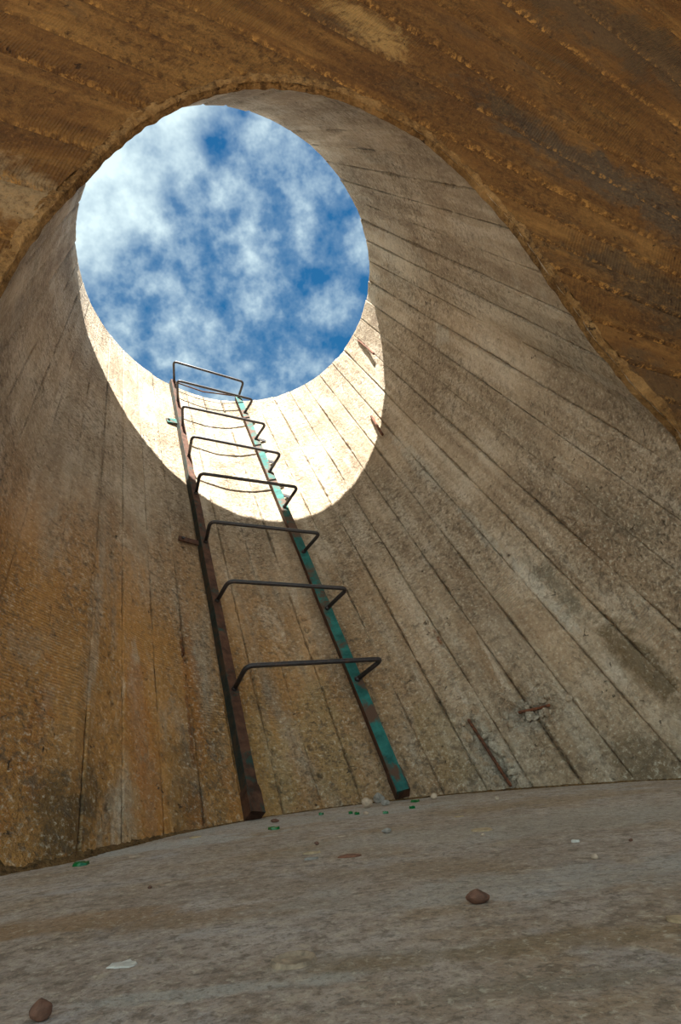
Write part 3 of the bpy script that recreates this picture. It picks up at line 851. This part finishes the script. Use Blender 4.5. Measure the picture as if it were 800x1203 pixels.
stone(372, 992, 5, 0.7, M['stone_brown'], 'pebble', 'tiny brown pebble behind the long pale splinter', 'pebble', seed=13)
stone(567, 981, 4, 0.7, M['stone_pale'], 'pebble', 'tiny pale pebble just in front of the broad pale flake', 'pebble', seed=14)
stone(176, 1046, 4, 0.7, M['stone_brown'], 'pebble', 'tiny dark pebble in the middle of the left floor', 'pebble', seed=15)
G = 'flat flakes scattered on the floor'
flake(567, 974, 23, M['chip'], 'flake', 'broad pale flat flake on the floor right of the green rail', 'flake', G, 0.002, 0.7, 1)
flake(539, 958, 11, M['chip'], 'flake', 'small pale flake between the wall and the broad flake', 'flake', G, 0.002, 0.6, 2)
flake(366, 1003, 19, M['chip'], 'splinter', 'long pale splinter on the floor below the rust-brown rail', 'splinter', None, 0.003, 0.3, 3)
flake(366, 1010, 16, M['stone_grey'], 'splinter', 'grey splinter just in front of the long pale one', 'splinter', None, 0.003, 0.3, 4, 0.15)
flake(675, 988, 10, M['plaster'], 'splinter', 'small white splinter on the right side of the floor', 'splinter', None, 0.003, 0.5, 5, -0.5)
flake(797, 1083, 22, M['chip'], 'flake', 'yellowish flat flake at the right edge of the picture', 'flake', G, 0.002, 0.7, 6)
flake(413, 1006, 27, M['chip_red'], 'flake', 'broad red-brown flat flake in front of the ladder', 'flake', G, 0.002, 0.4, 7)
flake(157, 1007, 11, M['stone_pale'], 'flake', 'small pinkish flake near the left wall foot', 'flake', G, 0.002, 0.5, 8)
flake(229, 984, 13, M['chip'], 'flake', 'pale flake at the wall foot beside the dark hole', 'flake', G, 0.003, 0.5, 9)
flake(402, 983, 10, M['stone_pale'], 'flake', 'small pale flake between the two rail feet', 'flake', G, 0.002, 0.5, 10)
for px, py, wp, lb in ((95, 1017, 14, 'green glass shard by the left wall foot'), (322, 975, 13, 'green glass shard in front of the rust-brown rail foot'),
                       (377, 957, 6, 'green glass sliver midway between the rail feet'), (412, 956, 5, 'tiny green glass sliver, left one of the close pair'),
                       (419, 957, 6, 'tiny green glass sliver, right one of the close pair'), (453, 955, 6, 'green glass sliver just in front of the green rail'),
                       (488, 942, 10, 'larger green glass shard right of the green rail foot'), (484, 949, 6, 'green glass sliver in front of the larger shard')):
    flake(px, py, wp, M['glass'], 'glass_shard', lb, 'glass shard', 'green glass shards', 0.006, 0.8, int(px), 0.3)
# shallow round plug with a raised rim set in the floor
p = floor_hit(345, 1130); wm = 44 / F * (p - Vector((0, 0, H))).length
bm = bmesh.new(); rings = [(0.0, .0012), (.25, .0016), (.36, .001), (.42, .0035), (.47, .0035), (.5, .0)]
n = 40; vv = [bm.verts.new((0, 0, .0012))]; last = None
for r_, z_ in rings[1:]:
    ring = [bm.verts.new((math.cos(2 * math.pi * k / n) * r_ * wm * (1 + .06 * noise.noise(Vector((k * .4, r_, 1)))), math.sin(2 * math.pi * k / n) * r_ * wm * (1 + .06 * noise.noise(Vector((k * .4, r_, 1)))),
                          z_ * (1 + .5 * noise.noise(Vector((k * .5, r_ * 5, 2)))))) for k in range(n)]
    for k in range(n):
        if last is None: bm.faces.new((vv[0], ring[k], ring[(k + 1) % n]))
        else: bm.faces.new((last[k], ring[k], ring[(k + 1) % n], last[(k + 1) % n]))
    last = ring
me = bpy.data.meshes.new('mortar_disc'); bm.to_mesh(me); bm.free()
o = link_mesh('mortar_disc', me, simple_mat('old_mortar', (0.36, 0.27, 0.18), 0.35, 0.9, 70), None); o.location = (p.x, p.y, floor_z(p.x, p.y))
tag(o, 'flat round mortar disc with a raised rim in the foreground floor', 'mortar disc')
flake(145, 1137, 34, M['plaster'], 'plaster_smear', 'ragged white plaster smear on the foreground floor at left', 'plaster', None, 0.0012, 0.5, 21)
